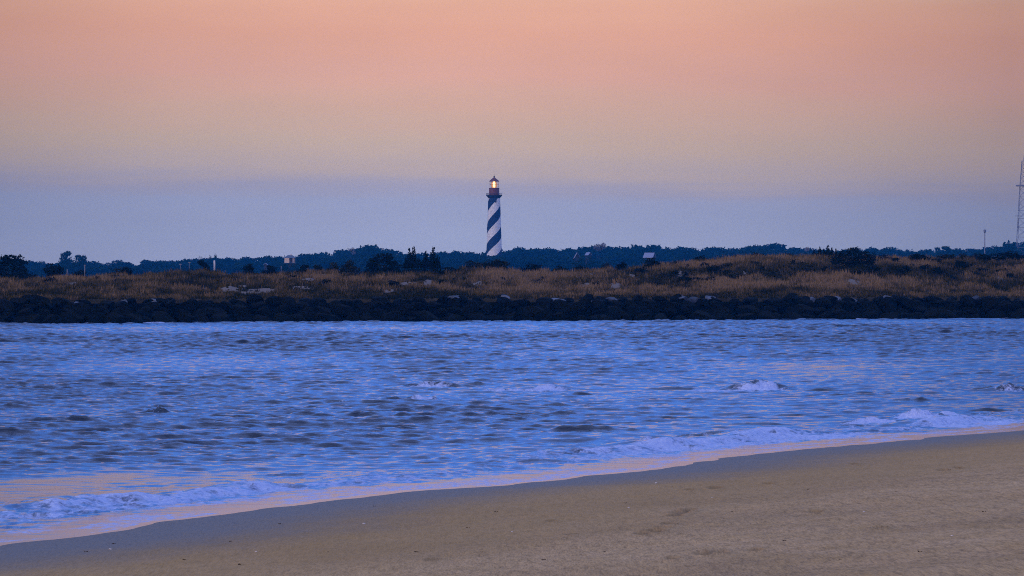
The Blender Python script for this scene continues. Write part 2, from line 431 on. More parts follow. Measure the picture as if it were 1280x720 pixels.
# breaking crests: px, py of the foot, half width px, height px, foam on it, slant
crests = [(490, 501, 27, 8, .25, 0), (525, 499, 22, 5, .7, 0), (850, 487, 30, 5, 0, 0), (950, 488, 34, 13, 1.0, .02), (905, 490, 60, 3, .75, 0),
          (715, 495, 22, 8, 0, 0), (685, 489, 26, 9, .95, .05), (640, 490, 40, 3, .75, 0), (540, 484, 34, 8, .7, -.05), (598, 482, 16, 6, .1, 0),
          (35, 531, 55, 4, .85, 0), (62, 527, 26, 8, .25, 0), (98, 527, 15, 9, .0, 0), (190, 518, 20, 9, .45, 0), (232, 516, 22, 4, 0, 0),
          (750, 539, 42, 10, 0, 0), (850, 533, 24, 6, 0, 0), (925, 532, 55, 6, .1, 0), (1262, 489, 22, 9, .6, -.03), (1232, 488, 12, 9, 0, 0),
          (1140, 503, 24, 7, 0, 0), (1060, 495, 26, 5, 0, 0), (1025, 489, 30, 4, 0, 0), (1240, 515, 55, 10, 0, .03), (440, 549, 22, 7, 0, 0), (630, 553, 40, 5, 0, 0),
          (118, 641, 14, 7, .1, .1), (160, 634, 16, 9, .2, .1), (60, 646, 40, 4, .7, .1),
          (530, 574, 26, 5, 0, 0), (360, 596, 30, 6, 0, 0), (50, 493, 22, 5, 0, 0), (92, 487, 20, 5, 0, 0), (10, 510, 14, 7, 0, 0),
          (800, 558, 26, 8, .8, .03), (870, 548, 40, 5, .5, .03), (1090, 530, 40, 8, 1.0, .06), (1150, 524, 36, 11, 1.0, .06), (1185, 520, 18, 6, 1.0, .06),
          (330, 506, 60, 4, .2, 0), (380, 517, 40, 5, 0, 0), (560, 524, 50, 5, 0, 0), (660, 520, 40, 5, 0, 0), (1010, 520, 60, 5, 0, 0), (700, 510, 40, 4, .3, 0),
          (430, 505, 40, 4, .3, 0), (340, 404.6, 16, 1.6, 1.0, 0), (150, 490, 24, 4, 0, 0), (200, 560, 60, 3, .1, 0), (312, 404.8, 26, 1.2, .9, 0)]
for (px, py, hw, hp, fo, sl) in crests:
    cx, cy = sea_at(px, py); sc = cy / F
    W = hw * sc; H = hp * sc * (.85 if fo > .4 else .54); W *= 1.0 if fo > .4 else 1.25
    r0, r1 = np.searchsorted(ds, [cy - 6 - 7 * H, cy + 6 + 14 * H]); R_ = slice(r0, r1)
    if r1 <= r0: continue
    dx = WX[R_] - cx
    bend = (fbm(dx / W * 1.3 + px, dx * 0, 71, 3) - .5) * 2.4 * H + sl * F / 5326 * dx * (cy / 25.0)
    dy = WY[R_] - cy - H * 1.2 - bend
    across = np.where(dy < 0, np.exp(-(dy / (H * .95)) ** 2), np.exp(-(dy / (H * 4.0)) ** 2))
    along = np.exp(-np.abs(dx / W) ** 2.0) * (.15 + 1.7 * fbm(dx / W * 2.4 + py, dy * 1.5, 73, 5))
    WZ[R_] += H * across * along; silt[R_] = np.maximum(silt[R_], np.where(dy < H * .6, across, 0) * along)
    if fo > 0:
        fdy = WY[R_] - cy + H * 1.0 - bend
        fz = np.exp(-np.abs(dx / (W * 1.05)) ** 3) * np.exp(-np.where(fdy < 0, (fdy / (H * 4.5 + .5)) ** 2, (fdy / (H * 2.2 + .4)) ** 2))
        foam[R_] = np.maximum(foam[R_], fo * 1.0 * fz)
        WZ[R_] += fz * fo * H * .7 * (fbm(WX[R_] * 3.2, WY[R_] * 2.2, 77, 3) - .45)
# the little shore break, worked out only near the edge
nr = (w > -1.5) & (w < 16); wn, ln, xn, yn = w[nr], l[nr], WX[nr], WY[nr]; zn = WZ[nr]; fn_ = foam[nr]
o0 = ln * 0
along = fbm(ln * .11, o0, 81, 4) + np.interp(ln, [0, 10, 16, 22, 40, 48, 58, 64], [-.46, -.38, -.16, 0, .02, .10, .12, -.05]); fine = fbm(ln * .8, wn * .9, 83, 4)
wb = 4.6 + (fbm(ln * .10, o0 + 3, 85, 4) - .5) * 3.4
q = wn - wb
hb = .05 + .20 * sstep(.35, .75, along)
zn += hb * np.where(q < 0, np.exp(-(q / .40) ** 2), np.exp(-(q / 1.5) ** 2)) * (.75 + .5 * fine) * sstep(.6, 2.0, wn)
band = sstep(1.9 + 1.6 * (.5 - along), 3.1 + 1.6 * (.5 - along), wn) * (1 - sstep(wb + .1, wb + 1.2, wn))
fn_ = np.maximum(fn_, band * (.56 + .55 * (fine - .5) + .80 * (along - .45)))
lace = sstep(1.5, 3, wn) * (1 - sstep(6.0, 10.0, wn)) * .42 * sstep(.35, .65, fbm(ln * .18, wn * .5, 87, 4))
fn_ = np.maximum(fn_, lace)
edge = np.exp(-((wn - .25 - .5 * fine) / .22) ** 2) * .55 * sstep(.42, .6, fbm(ln * .25, o0 + 9, 89, 4))
fn_ = np.maximum(fn_, edge)
thin = (wn > .2) * (1 - sstep(2.2, 3.4, wn)) * .58 * sstep(.25, .6, fbm(ln * .3, wn * 1.4, 95, 3))      # thinning scum on the swash
fn_ = np.maximum(fn_, thin)
zn += np.clip(fn_, 0, 1) * sstep(1.5, 3, wn) * (1 - sstep(7, 9, wn)) * (fbm(xn * 2.6, yn * 1.4, 91, 4) - .5) * .22
WZ[nr] = zn; foam[nr] = fn_
# far-off flecks along the foot of the rocks
tj = jet_y(WX) - WY; nj = np.abs(tj) < 7
foam[nj] = np.maximum(foam[nj], np.exp(-((tj[nj] - 3.3) / .9) ** 2) * sstep(.56, .8, fbm(WX[nj] * .12, WX[nj] * 0, 93, 3)) * .8)
WZ += sstep(-.6, .5, w) * .012
WZ *= sstep(-.3, 1.2, w)
me = np_mesh('water', np.stack([WX + DX, WY + DY, WZ], -1).reshape(-1, 3), grid_faces(*WX.shape), True)
attr(me, 'foam', foam); attr(me, 'calm', chop); attr(me, 'silt', np.clip(silt, 0, 1))
m, t, b = mat('sea_water')
g = N(t, 'ShaderNodeTexCoord')
fa = N(t, 'ShaderNodeAttribute'); fa.attribute_name = 'foam'
ca = N(t, 'ShaderNodeAttribute'); ca.attribute_name = 'calm'
n1 = noise_node(t, mapped(t, g.outputs['Object'], (.55, 1, 1)), 4.2, 5, .62, .3)
n2 = noise_node(t, mapped(t, g.outputs['Object'], (.6, 1, 1)), 14.0, 3, .6)
bp = N(t, 'ShaderNodeBump'); bp.inputs['Distance'].default_value = .045
t.links.new(M(t, 'ADD', M(t, 'MULTIPLY', ca.outputs['Fac'], .85), .035, clamp=True), bp.inputs['Strength'])
t.links.new(M(t, 'ADD', n1, M(t, 'MULTIPLY', n2, .22)), bp.inputs['Height'])
si = N(t, 'ShaderNodeAttribute'); si.attribute_name = 'silt'
t.links.new(mixc(t, M(t, 'MULTIPLY', si.outputs['Fac'], .3, clamp=True), (.0015, .015, .050, 1), (.006, .020, .022, 1)), b.inputs['Base Color'])   # sand stirred up in the breaking waves
rr_ = N(t, 'ShaderNodeMapRange'); rr_.inputs[1].default_value = .03; rr_.inputs[2].default_value = .45; rr_.inputs[3].default_value = .12; rr_.inputs[4].default_value = .035
t.links.new(ca.outputs['Fac'], rr_.inputs[0]); t.links.new(rr_.outputs[0], b.inputs['Roughness']); b.inputs['IOR'].default_value = 1.333
t.links.new(bp.outputs[0], b.inputs['Normal'])
fo = N(t, 'ShaderNodeBsdfPrincipled'); fo.inputs['Roughness'].default_value = .8
fn = noise_node(t, mapped(t, g.outputs['Object'], (1, .55, 1)), 4.0, 8, .72, .6)
fn2 = noise_node(t, g.outputs['Object'], 9.0, 5, .6)
fc = ramp(t, fn2, [(.3, (.34, .46, .84)), (.55, (.52, .64, .96)), (.8, (.74, .82, 1.0))])
t.links.new(fc, fo.inputs['Base Color'])
fb = N(t, 'ShaderNodeBump'); fb.inputs['Strength'].default_value = .5; fb.inputs['Distance'].default_value = .12; t.links.new(fn2, fb.inputs['Height']); t.links.new(fb.outputs[0], fo.inputs['Normal'])
fm = M(t, 'ADD', fa.outputs['Fac'], M(t, 'MULTIPLY', M(t, 'SUBTRACT', fn, .5), 1.7))
mr = N(t, 'ShaderNodeMapRange'); mr.interpolation_type = 'SMOOTHSTEP'; mr.inputs[1].default_value = .34; mr.inputs[2].default_value = .78
t.links.new(fm, mr.inputs[0])
gate = M(t, 'GREATER_THAN', fa.outputs['Fac'], .06)
ms = N(t, 'ShaderNodeMixShader'); t.links.new(M(t, 'MULTIPLY', mr.outputs[0], gate), ms.inputs[0])
t.links.new(b.outputs[0], ms.inputs[1]); t.links.new(fo.outputs[0], ms.inputs[2])
t.links.new(ms.outputs[0], t.nodes['Material Output'].inputs['Surface'])
tag(link('water', me, m), kind='structure')

# ---- dunes and the flat land behind them: one sheet to the horizon
sand_px = [(60, 346, 12), (165, 345, 14), (92, 357, 9), (255, 363, 10), (285, 364, 10), (322, 347, 14), (335, 345, 14), (345, 361, 26), (375, 364, 18), (350, 356, 20), (330, 366, 30), (405, 347, 9), (300, 363, 10),
           (382, 352, 12), (510, 357, 18), (485, 366, 10), (535, 356, 9), (738, 344, 8), (770, 361, 12), (705, 365, 10), (735, 358, 14), (655, 342, 8), (850, 344, 8), (790, 349, 8), (1172, 323, 10), (1068, 354, 12), (1148, 348, 5), (1252, 351, 6), (600, 358, 8), (930, 342, 7), (690, 342, 8), (20, 352, 8)]
sand_w = []
for (px, py, r) in sand_px:
    x, d = dune_at(px, py); r = r if px < 620 else r * .6; sand_w.append((x, d, r * d / F, min(14.0, r * .9)))
MOUNDS += [(a_[0], a_[1], a_[2]) for a_ in sand_w]
sand_w = [(a_[0], a_[1] + 1.0, a_[2], 5.0) for a_ in sand_w]
def sandy(x, y):
    v = np.zeros_like(np.asarray(x, float))
    wob = 1 + (fbm(x * .5, y * .2, 101, 3) - .5) * 1.6
    for (cx, cy, rx, ry) in sand_w:
        v = np.maximum(v, 1.1 * np.exp(-(((x - cx) / rx) ** 2 + ((y - cy) / max(ry, 4.0)) ** 2) * wob) * (.25 + 1.4 * fbm(x * .55, y * .3, 103, 4)))
    return v
tt = np.concatenate([np.arange(-9, 4, .5), np.arange(4, 160, 1.2), np.linspace(160, 260, 20), np.array([320, 450, 700, 1100, 1700, 2700])])
xx = np.concatenate([np.linspace(-1300, -150, 20)[:-1], np.arange(-150, 150, .7), np.linspace(150, 1300, 20)])
DXg = np.repeat(xx[None, :], len(tt), 0); xcl = np.clip(DXg, -400, 400)
DYg = jet_y(xcl) + tt[:, None]
DZg = dune_z(np.clip(DXg, -200, 200), DYg)
me = np_mesh('dunes', np.stack([DXg, DYg, DZg], -1).reshape(-1, 3), grid_faces(*DXg.shape), True)
attr(me, 'sandy', sandy(DXg, DYg))
m, t, b = mat('dune_ground')
a = N(t, 'ShaderNodeAttribute'); a.attribute_name = 'sandy'; g = N(t, 'ShaderNodeTexCoord')
n = noise_node(t, g.outputs['Object'], .6, 6, .6)
sv = M(t, 'ADD', a.outputs['Fac'], M(t, 'MULTIPLY', M(t, 'SUBTRACT', n, .5), .7))
thatch = ramp(t, n, [(.3, (.022, .016, .007)), (.7, (.065, .044, .018))])
t.links.new(mixc(t, ramp(t, sv, [(.35, (0, 0, 0)), (.65, (1, 1, 1))]), thatch, (.20, .16, .135, 1)), b.inputs['Base Color']); b.inputs['Roughness'].default_value = .9; b.inputs['Specular IOR Level'].default_value = .1
tag(link('dunes', me, m), kind='structure')

# ---- dune grass: uncountable, one object
n_t = 95000
gx = RNG.uniform(-95, 110, n_t); gt = RNG.uniform(3.5, 142, n_t) ** 1.0
gy = jet_y(gx) + gt
keep = (np.abs(gx) < gy * .135 + 12)
dens = fbm(gx * .12, gy * .05, 111, 4)
sdy = sandy(gx, gy)
keep &= (sdy < .40 + RNG.uniform(0, .4, n_t)) | (RNG.uniform(0, 1, n_t) < .22) & (RNG.uniform(0, 1, n_t) < .25 + 1.3 * dens)
gx, gy, gt = gx[keep], gy[keep], gt[keep]
gz = dune_z(gx, gy)
nb = 5
big = fbm(gx * .10, gy * .045, 113, 4); mid = fbm(gx * .55, gy * .2, 115, 3)
tuft_h = (.30 + .75 * sstep(.3, .7, mid)) * RNG.uniform(.6, 1.2, len(gx)) * np.interp(gt, [0, 12, 40], [.45, .6, 1.0]) * (1 - .6 * np.clip(np.maximum(sandy(gx, gy + 3.0), sandy(gx, gy + 7.0)), 0, 1))
tone = np.clip(.08 + 1.9 * (big - .32) + 1.2 * (mid - .5) + RNG.normal(0, .10, len(gx)) - np.interp(gt, [0, 22, 38], [.22, .18, 0]), 0, 1)
right_dark = np.interp(gx / gy * F + 640, [0, 850, 1000, 1280], [0, 0, .10, .06]); tone = np.clip(tone + right_dark, 0, 1)
n = len(gx)
V = np.zeros((n, nb, 3, 3), np.float32)
for k in range(nb):
    a = RNG.uniform(0, 6.283, n); r = RNG.uniform(0, .22, n); lean = RNG.uniform(.05, .5, n) * tuft_h; wd = RNG.uniform(.05, .11, n)
    bx = gx + np.cos(a) * r; by = gy + np.sin(a) * r; hh = tuft_h * RNG.uniform(.6, 1.1, n)
    wa = RNG.uniform(-.6, .6, n)
    V[:, k, 0] = np.stack([bx - wd * np.cos(wa), by - wd * np.sin(wa), gz - .05], -1)
    V[:, k, 1] = np.stack([bx + wd * np.cos(wa), by + wd * np.sin(wa), gz - .05], -1)
    V[:, k, 2] = np.stack([bx + np.cos(a) * lean, by + np.sin(a) * lean, gz + hh], -1)
me = np_mesh('dune_grass', V.reshape(-1, 3), np.arange(n * nb * 3).reshape(-1, 3))
attr(me, 'tone', np.clip(np.repeat(tone, nb) + RNG.normal(0, .15, n * nb), 0, 1), 'FACE')
tag(link('dune_grass', me, MAT_GRASS), 'tawny wind-blown grass covering the dunes behind the rock jetty', 'grass', kind='stuff')

# ---- core of the rubble bank
prof = [(-3.0, -1.5), (-1.2, .1), (.8, 1.4), (2.2, 2.2), (5.0, 2.3), (8.0, .8)]
xx = np.linspace(-110, 130, 120)
v = [(x, float(jet_y(x)) + p, z) for x in xx for (p, z) in prof]
me = np_mesh('rubble_bank', np.array(v), grid_faces(len(xx), len(prof)), True)
tag(link('rubble_bank', me, plain('rubble', (.0015, .0018, .002), .95, spec=.02)), kind='structure')

# ---- haze: an even, thin blue sea air
HZ = MB(); HZ.box((0, 1700, 46.8), (3300, 3900, 102.4))
m = bpy.data.materials.new('sea_air'); m.use_nodes = True; t = m.node_tree; t.nodes.remove(t.nodes['Principled BSDF'])
pv = N(t, 'ShaderNodeVolumePrincipled'); pv.inputs['Color'].default_value = (.02, .38, 1.0, 1); pv.inputs['Density'].default_value = HAZE_D; pv.inputs['Anisotropy'].default_value = 0.0
t.links.new(pv.outputs[0], t.nodes['Material Output'].inputs['Volume'])
hz = HZ.build('haze', m); tag(hz, kind='stuff')

# ================================================================== THE ROCK JETTY
def boulder_mesh(seed):
    import bmesh
    bm = bmesh.new(); bmesh.ops.create_icosphere(bm, subdivisions=3, radius=1)
    rnd = random.Random(seed)
    planes = [(Vector((rnd.uniform(-1, 1), rnd.uniform(-1, 1), rnd.uniform(-.7, 1))).normalized(), rnd.uniform(.52, .85)) for _ in range(11)]
    o = Vector((seed * 3.1, seed * 1.7, 0))
    for v in bm.verts:
        p = v.co.copy()
        for (nn, dd) in planes:
            k = p.dot(nn)
            if k > dd: p -= nn * (k - dd)
        p *= 1 + .10 * mnoise.noise(p * 1.6 + o) + .05 * mnoise.noise(p * 4.5 + o)
        v.co = p
    me = bpy.data.meshes.new('boulder'); bm.to_mesh(me); bm.free()
    return me
rock_meshes = [boulder_mesh(i) for i in range(12)]
for rm in rock_meshes: rm.materials.append(MAT_ROCK)
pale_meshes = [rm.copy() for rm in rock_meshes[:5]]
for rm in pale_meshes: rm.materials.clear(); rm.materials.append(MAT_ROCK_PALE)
def rock(x, t, z, sx, sy, sz, pale=False, label=None, group=None):
    me = random.choice(pale_meshes if pale else rock_meshes)
    o = bpy.data.objects.new('boulder', me); COL.objects.link(o)
    o.location = (x, float(jet_y(x)) + t, z); o.scale = (sx, sy, sz)
    o.rotation_euler = (random.uniform(-.35, .35), random.uniform(-.3, .3), random.uniform(0, 6.28))
    tag(o, label, 'boulder', group)
GB = 'boulders of the rock jetty'
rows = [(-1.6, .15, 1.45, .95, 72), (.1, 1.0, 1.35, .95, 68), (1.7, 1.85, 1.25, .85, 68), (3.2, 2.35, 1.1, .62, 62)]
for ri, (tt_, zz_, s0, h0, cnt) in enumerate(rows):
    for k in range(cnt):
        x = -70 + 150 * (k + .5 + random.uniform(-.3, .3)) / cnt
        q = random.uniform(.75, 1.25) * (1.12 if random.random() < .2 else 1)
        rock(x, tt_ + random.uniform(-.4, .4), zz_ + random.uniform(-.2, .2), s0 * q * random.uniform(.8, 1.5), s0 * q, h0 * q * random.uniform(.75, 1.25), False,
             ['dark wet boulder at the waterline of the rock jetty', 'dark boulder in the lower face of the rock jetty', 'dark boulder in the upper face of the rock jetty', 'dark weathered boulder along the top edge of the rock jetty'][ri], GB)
# pale boulders: sky light on the rock tops put into a lighter, bluish colour
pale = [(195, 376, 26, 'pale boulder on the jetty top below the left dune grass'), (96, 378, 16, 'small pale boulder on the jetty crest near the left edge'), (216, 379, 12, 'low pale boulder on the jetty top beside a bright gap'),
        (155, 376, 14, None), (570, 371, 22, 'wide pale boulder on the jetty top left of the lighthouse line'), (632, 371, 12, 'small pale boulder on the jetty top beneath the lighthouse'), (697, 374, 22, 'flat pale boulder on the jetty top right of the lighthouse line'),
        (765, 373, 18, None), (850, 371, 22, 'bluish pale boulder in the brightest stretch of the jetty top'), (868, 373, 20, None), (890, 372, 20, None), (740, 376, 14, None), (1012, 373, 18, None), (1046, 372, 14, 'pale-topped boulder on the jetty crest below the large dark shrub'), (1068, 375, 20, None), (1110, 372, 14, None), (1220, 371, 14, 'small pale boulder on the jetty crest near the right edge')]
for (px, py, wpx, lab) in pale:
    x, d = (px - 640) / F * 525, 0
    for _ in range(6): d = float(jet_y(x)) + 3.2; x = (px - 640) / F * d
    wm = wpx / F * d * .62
    rock(x, 3.0, CAM_Z + (HOR - py) / F * d - .28, wm, wm * .8, .55, True, lab or 'mid-sized pale sky-lit boulder topping the dark rock jetty among darker ones', GB)

# ================================================================== PLANTS
def crown_mesh(blobs, n, leaf, seed, ruff=.10):
    """leaf-sized faces through the volume of several clumps; (mesh, with a tone per face)"""
    r = np.random.default_rng(seed)
    vol = np.array([b[3] * b[4] * b[5] for b in blobs]) ** .7; cnt = np.maximum(8, (n * vol / vol.sum()).astype(int))
    Vs = []; T = []
    for (b, c) in zip(blobs, cnt):
        d = r.normal(size=(c, 3)); d /= np.linalg.norm(d, axis=1, keepdims=True)
        rad = r.uniform(.25, 1, c) ** .45 * (1 + .18 * np.sin(d[:, 0] * 5 + seed) * np.cos(d[:, 1] * 4 - seed) + ruff * r.normal(size=c))
        p = d * rad[:, None] * np.array(b[3:6]) + np.array(b[:3])
        a1 = r.normal(size=(c, 3)); a1 /= np.linalg.norm(a1, axis=1, keepdims=True)
        a2 = np.cross(a1, r.normal(size=(c, 3))); a2 /= np.linalg.norm(a2, axis=1, keepdims=True)
        L = leaf * r.uniform(.6, 1.4, c)[:, None]
        q = np.stack([p - a1 * L, p + a2 * L * .55, p + a1 * L, p - a2 * L * .55], 1)
        Vs.append(q); base = r.uniform(.15, .6)
        T.append(np.clip(base + r.normal(0, .16, c), 0, 1))
    V = np.concatenate(Vs).reshape(-1, 3)
    me = np_mesh('crown', V, np.arange(len(V)).reshape(-1, 4)); attr(me, 'tone', np.concatenate(T), 'FACE')
    return me
def trunk_mesh(h, r, seed, limbs=5):
    rnd = random.Random(seed); m_ = MB()
    p = Vector((0, 0, -.3)); q = Vector((rnd.uniform(-.06, .06) * h, rnd.uniform(-.06, .06) * h, h * .45)); m_.tube(p, q, r, r * .65)
    e = q + Vector((rnd.uniform(-.05, .05) * h, 0, h * .35)); m_.tube(q, e, r * .65, r * .25)
    for k in range(limbs):
        a = 6.283 * k / limbs + rnd.uniform(-.4, .4); st = q.lerp(e, rnd.uniform(0, .6))
        m_.tube(st, st + Vector((math.cos(a) * h * .25, math.sin(a) * h * .25, h * rnd.uniform(.12, .28))), r * .35, r * .1, 6)
    return m_.mesh('trunk', True)

# ---- the blue wood on the far side: trees that differ, each a thing of its own
def wood_blobs(seed):
    r = random.Random(seed); out = []
    k = r.randint(7, 11)
    for i in range(k):
        a = r.uniform(0, 6.283); rr = r.uniform(.1, .36); z = r.uniform(.35, .82)
        rr *= (1.05 - abs(z - .55))
        s_ = r.uniform(.15, .24)
        out.append((math.cos(a) * rr, math.sin(a) * rr, z, s_ * 1.15, s_ * 1.15, s_ * .8))
    out.append((0, 0, .83, .22, .22, .17)); out.append((0, 0, .5, .36, .36, .3)); out.append((.1, -.1, .25, .34, .34, .2))
    return out
WOOD = []
for i in range(10):
    WOOD.append((trunk_mesh(.8, .035, i), crown_mesh(wood_blobs(100 + i), 6000, .036, 200 + i, ruff=.04)))
SIL_PX = [-200, 0, 30, 60, 75, 105, 120, 150, 200, 240, 270, 300, 330, 350, 400, 430, 448, 462, 478, 490, 505, 520, 545, 560, 580, 600, 640, 660, 690, 720, 750, 770, 800, 825, 840, 870, 890, 930, 960, 985, 1005, 1030, 1060, 1090, 1120, 1140, 1180, 1200, 1240, 1262, 1290, 1500]
SIL_PY = [322, 322, 324, 327, 325, 324, 326, 325, 325, 322, 320, 321, 320.5, 317.5, 316, 312, 309, 306.5, 309, 313, 316, 315, 314, 316, 313, 315, 308.5, 307.5, 310, 309.5, 307, 309, 306, 305.5, 309, 308, 309, 306, 304.5, 306, 310, 312, 311.5, 309.5, 309.5, 311.5, 311, 309.5, 308, 303.5, 302.5, 302]
def plant(name, loc, rz, meshes, mats, label, cat, group, sc):
    o = empty(name, loc, rz); o.scale = sc
    tag(o, label, cat, group)
    link('trunk', meshes[0], mats[0], o); link('crown', meshes[1], mats[1], o)
    return o
GW = 'trees of the far blue wood'
row_d = [2820, 2720, 2560, 2400, 2250]
row_n = [74, 66, 56, 50, 44]
for ri, (rd, rn) in enumerate(zip(row_d, row_n)):
    for k in range(rn):
        px = -60 + 1400 * (k + .5 + random.uniform(-.32, .32)) / rn
        d = rd + random.uniform(-30, 30)
        if ri == 2 and abs(px - 618) < 16: d -= 260
        top = np.interp(px, SIL_PX, SIL_PY)
        crest = np.interp(px, CR_PX, CR_PY)
        if ri <= 1: py = top + random.uniform(-.6, 3.2) + (1.5 if abs(px - 618) < 25 else 0)
        elif 604 < px < 632: py = 318 + random.uniform(0, 3)
        else: py = top + (crest - top) * (.14 * (ri - 1)) + random.uniform(0.5, 4)
        h = CAM_Z + (HOR - py) / F * d - 4.0
        h = max(h, 7.5); wid = max(h * random.uniform(1.0, 1.4), 19)
        plant('tree', ((px - 640) / F * d, d, 4.0), random.uniform(0, 6.28), random.choice(WOOD), (MAT_BARK, MAT_WOOD),
              ['blue-hazed tree on the skyline of the far wood', 'blue-hazed tree on the skyline of the far wood', 'round-crowned tree inside the far blue wood', 'round-crowned tree inside the far blue wood', 'low blue-hazed tree at the near foot of the far wood'][ri], 'tree', GW, (wid, wid, h))
def special(px, ptop, d, wpx, seed, label, matl=MAT_WOOD, blobs=None, n=1500, leaf=.04, name='tree', group=None):
    h = CAM_Z + (HOR - ptop) / F * d - 4.0; w_ = wpx / F * d
    me = (trunk_mesh(.85, .03, seed), crown_mesh(blobs or wood_blobs(seed), n, leaf, seed))
    return plant(name, ((px - 640) / F * d, d, 4.0), 0, me, (MAT_BARK, matl), label, 'tree', group, (w_, w_, h))
special(86, 314, 2260, 20, 301, 'tall blue tree with knobbly crown rising above the left skyline', blobs=[(-.25, 0, .86, .25, .3, .10), (-.05, 0, .92, .2, .3, .09), (-.3, 0, .7, .3, .3, .12), (.0, 0, .55, .5, .4, .25)])
special(100, 318, 2270, 17, 302, 'broad blue tree close against the tall knobbly one at left', blobs=[(-.1, 0, .88, .28, .3, .10), (.28, 0, .86, .22, .3, .1), (0, 0, .62, .5, .4, .2)])
special(750, 303.5, 2440, 17, 303, 'bare pale-twigged treetop breaking the skyline right of the lighthouse', MAT_BARE, [(-.1, 0, .88, .4, .3, .09), (.25, 0, .93, .2, .2, .07)], 420, .03)
special(461, 305.5, 2480, 44, 304, 'large domed tree forming the blue hump left of the lighthouse', blobs=[(0, 0, .82, .36, .35, .16), (-.3, 0, .68, .3, .3, .18), (.32, 0, .66, .3, .3, .18), (0, 0, .5, .5, .45, .25)])
special(440, 309, 2440, 10, 305, 'sparse bare tree with open twigs beside the blue hump', MAT_BARE, [(0, 0, .93, .42, .4, .05), (.2, 0, .84, .3, .3, .05)], 160, .035)
special(1182, 307, 2420, 12, 306, 'open umbrella-crowned tree on the right skyline, sky showing below it', blobs=[(0, 0, .93, .46, .4, .05), (.3, 0, .84, .2, .3, .07)], n=500)
special(1171, 309, 2420, 8, 307, 'small arched tree beside the umbrella-crowned one at right', blobs=[(.1, 0, .95, .45, .4, .04), (.4, 0, .88, .15, .3, .05)], n=300)
special(1009, 308, 2420, 8, 308, 'thin bare tree on the skyline left of the dark cedars', MAT_BARE, [(0, 0, .92, .4, .4, .05)], 90, .04)
special(1262, 302.5, 2480, 44, 309, 'big smooth-crowned blue tree at the foot of the lattice tower')
special(262, 319, 2200, 7, 311, 'small round blue tree left of the white post top'); special(269, 317.5, 2200, 7, 312, 'small round blue tree right above the white post')
special(250, 320, 2220, 9, 313, 'flat-topped blue tree above the leaning dune tree')

for i, (px, pt) in enumerate([(356, 329), (367, 329.3), (806, 321.5), (817, 321), (717, 321.5), (726, 320), (736, 319.5)]):
    special(px, pt, 1840, 15, 320 + i, ['low blue tree hiding the foot of the cream-bayed house, its left half', 'low blue tree hiding the foot of the cream-bayed house, its right half', 'low blue tree under the left end of the pale metal roof', 'low blue tree under the right end of the pale metal roof', 'low blue tree left below the slanting roof edge', 'low blue tree right below the slanting roof edge', 'low blue tree under the tiny pale-roofed house'][i])

# ---- shrubs and trees on and just behind the dunes
def bush_blobs(seed, k=7, low=.18):
    r = random.Random(seed); out = []
    for i in range(k):
        a = r.uniform(0, 6.283); rr = r.uniform(.12, .32); z = r.uniform(low, .72)
        out.append((math.cos(a) * rr, math.sin(a) * rr, z, r.uniform(.14, .24), r.uniform(.16, .26), r.uniform(.13, .24)))
    out += [(0, 0, .35, .38, .38, .30), (r.uniform(-.1, .1), 0, .76, .2, .22, .2)]
    return out
def cedar_blobs(seed, spikes):
    r = random.Random(seed); out = [(0, 0, .28, .46, .42, .26)]
    for (sx, h) in spikes:
        z = .35
        while z < h:
            q = max(.055, .34 * (h - z) + .03); out.append((sx + r.uniform(-.04, .04), r.uniform(-.1, .1), z, q, q, .09)); z += .075
        out.append((sx, 0, h - .02, .026, .03, .07))
    return out
def shrub(px, ptop, pbot, wpx, seed, label, mat_=MAT_BUSH, t=None, blobs=None, n=900, leaf=None, name='shrub', cat='shrub', group=None, hard_d=None):
    if hard_d: d = hard_d; x = (px - 640) / F * d; z = float(dune_z(x, d)) 
    else:
        x, d = dune_at(px, pbot); z = float(dune_z(x, d))
    zt = CAM_Z + (HOR - ptop) / F * d
    h = max(zt - z, .5); w_ = wpx / F * d
    leaf = leaf or .05
    me = (trunk_mesh(.6, .03, seed), crown_mesh(blobs or bush_blobs(seed), n, leaf, seed))
    return plant(name, (x, d, z - .05), 0, me, (MAT_BARK, mat_), label, cat, group, (w_, w_ * .8, h * 1.03))
shrub(8, 318.5, 347, 50, 401, 'dark spreading tree with ragged flat top at the far left edge', n=1900, blobs=[(.12, 0, .9, .3, .3, .09), (-.2, 0, .78, .4, .35, .14), (.3, 0, .74, .24, .3, .12), (.05, 0, .5, .45, .4, .28), (.34, 0, .48, .2, .3, .14), (-.3, 0, .4, .3, .3, .3)], name='tree', cat='tree', hard_d=672, leaf=.04)
shrub(32, 337, 349, 46, 402, 'low dark shrub under the ragged tree at the left edge', hard_d=655)
shrub(69, 328, 346, 27, 403, 'round dark shrub between the ragged left tree and the tall blue one', hard_d=675, n=1200)
shrub(100, 336, 346, 26, 404, 'low dark shrub beside the short pale posts at left', hard_d=670)
shrub(146, 334, 342, 30, 405, 'low spreading dark shrub on the left dune crest', MAT_OLIVE); shrub(158, 332, 341, 20, 406, 'small domed olive shrub on the left dune crest')
shrub(255, 324, 339, 15, 407, 'small leaning dark tree left of the white post on the dune', name='tree', cat='tree', blobs=[(-.25, 0, .82, .3, .3, .12), (-.05, 0, .68, .38, .3, .14), (.2, 0, .42, .3, .3, .2), (.35, 0, .2, .2, .2, .2)])
shrub(311, 328.5, 341, 22, 408, 'low dark shrub left of the cream-bayed house')
shrub(338, 331, 341, 26, 409, 'low dark shrub just below the tiny pale-roofed shed')
shrub(378, 330, 342, 26, 410, 'low dark shrub right below the cream-bayed house'); shrub(398, 330, 342, 24, 411, 'brownish low shrub further right of the cream-bayed house', MAT_OLIVE)
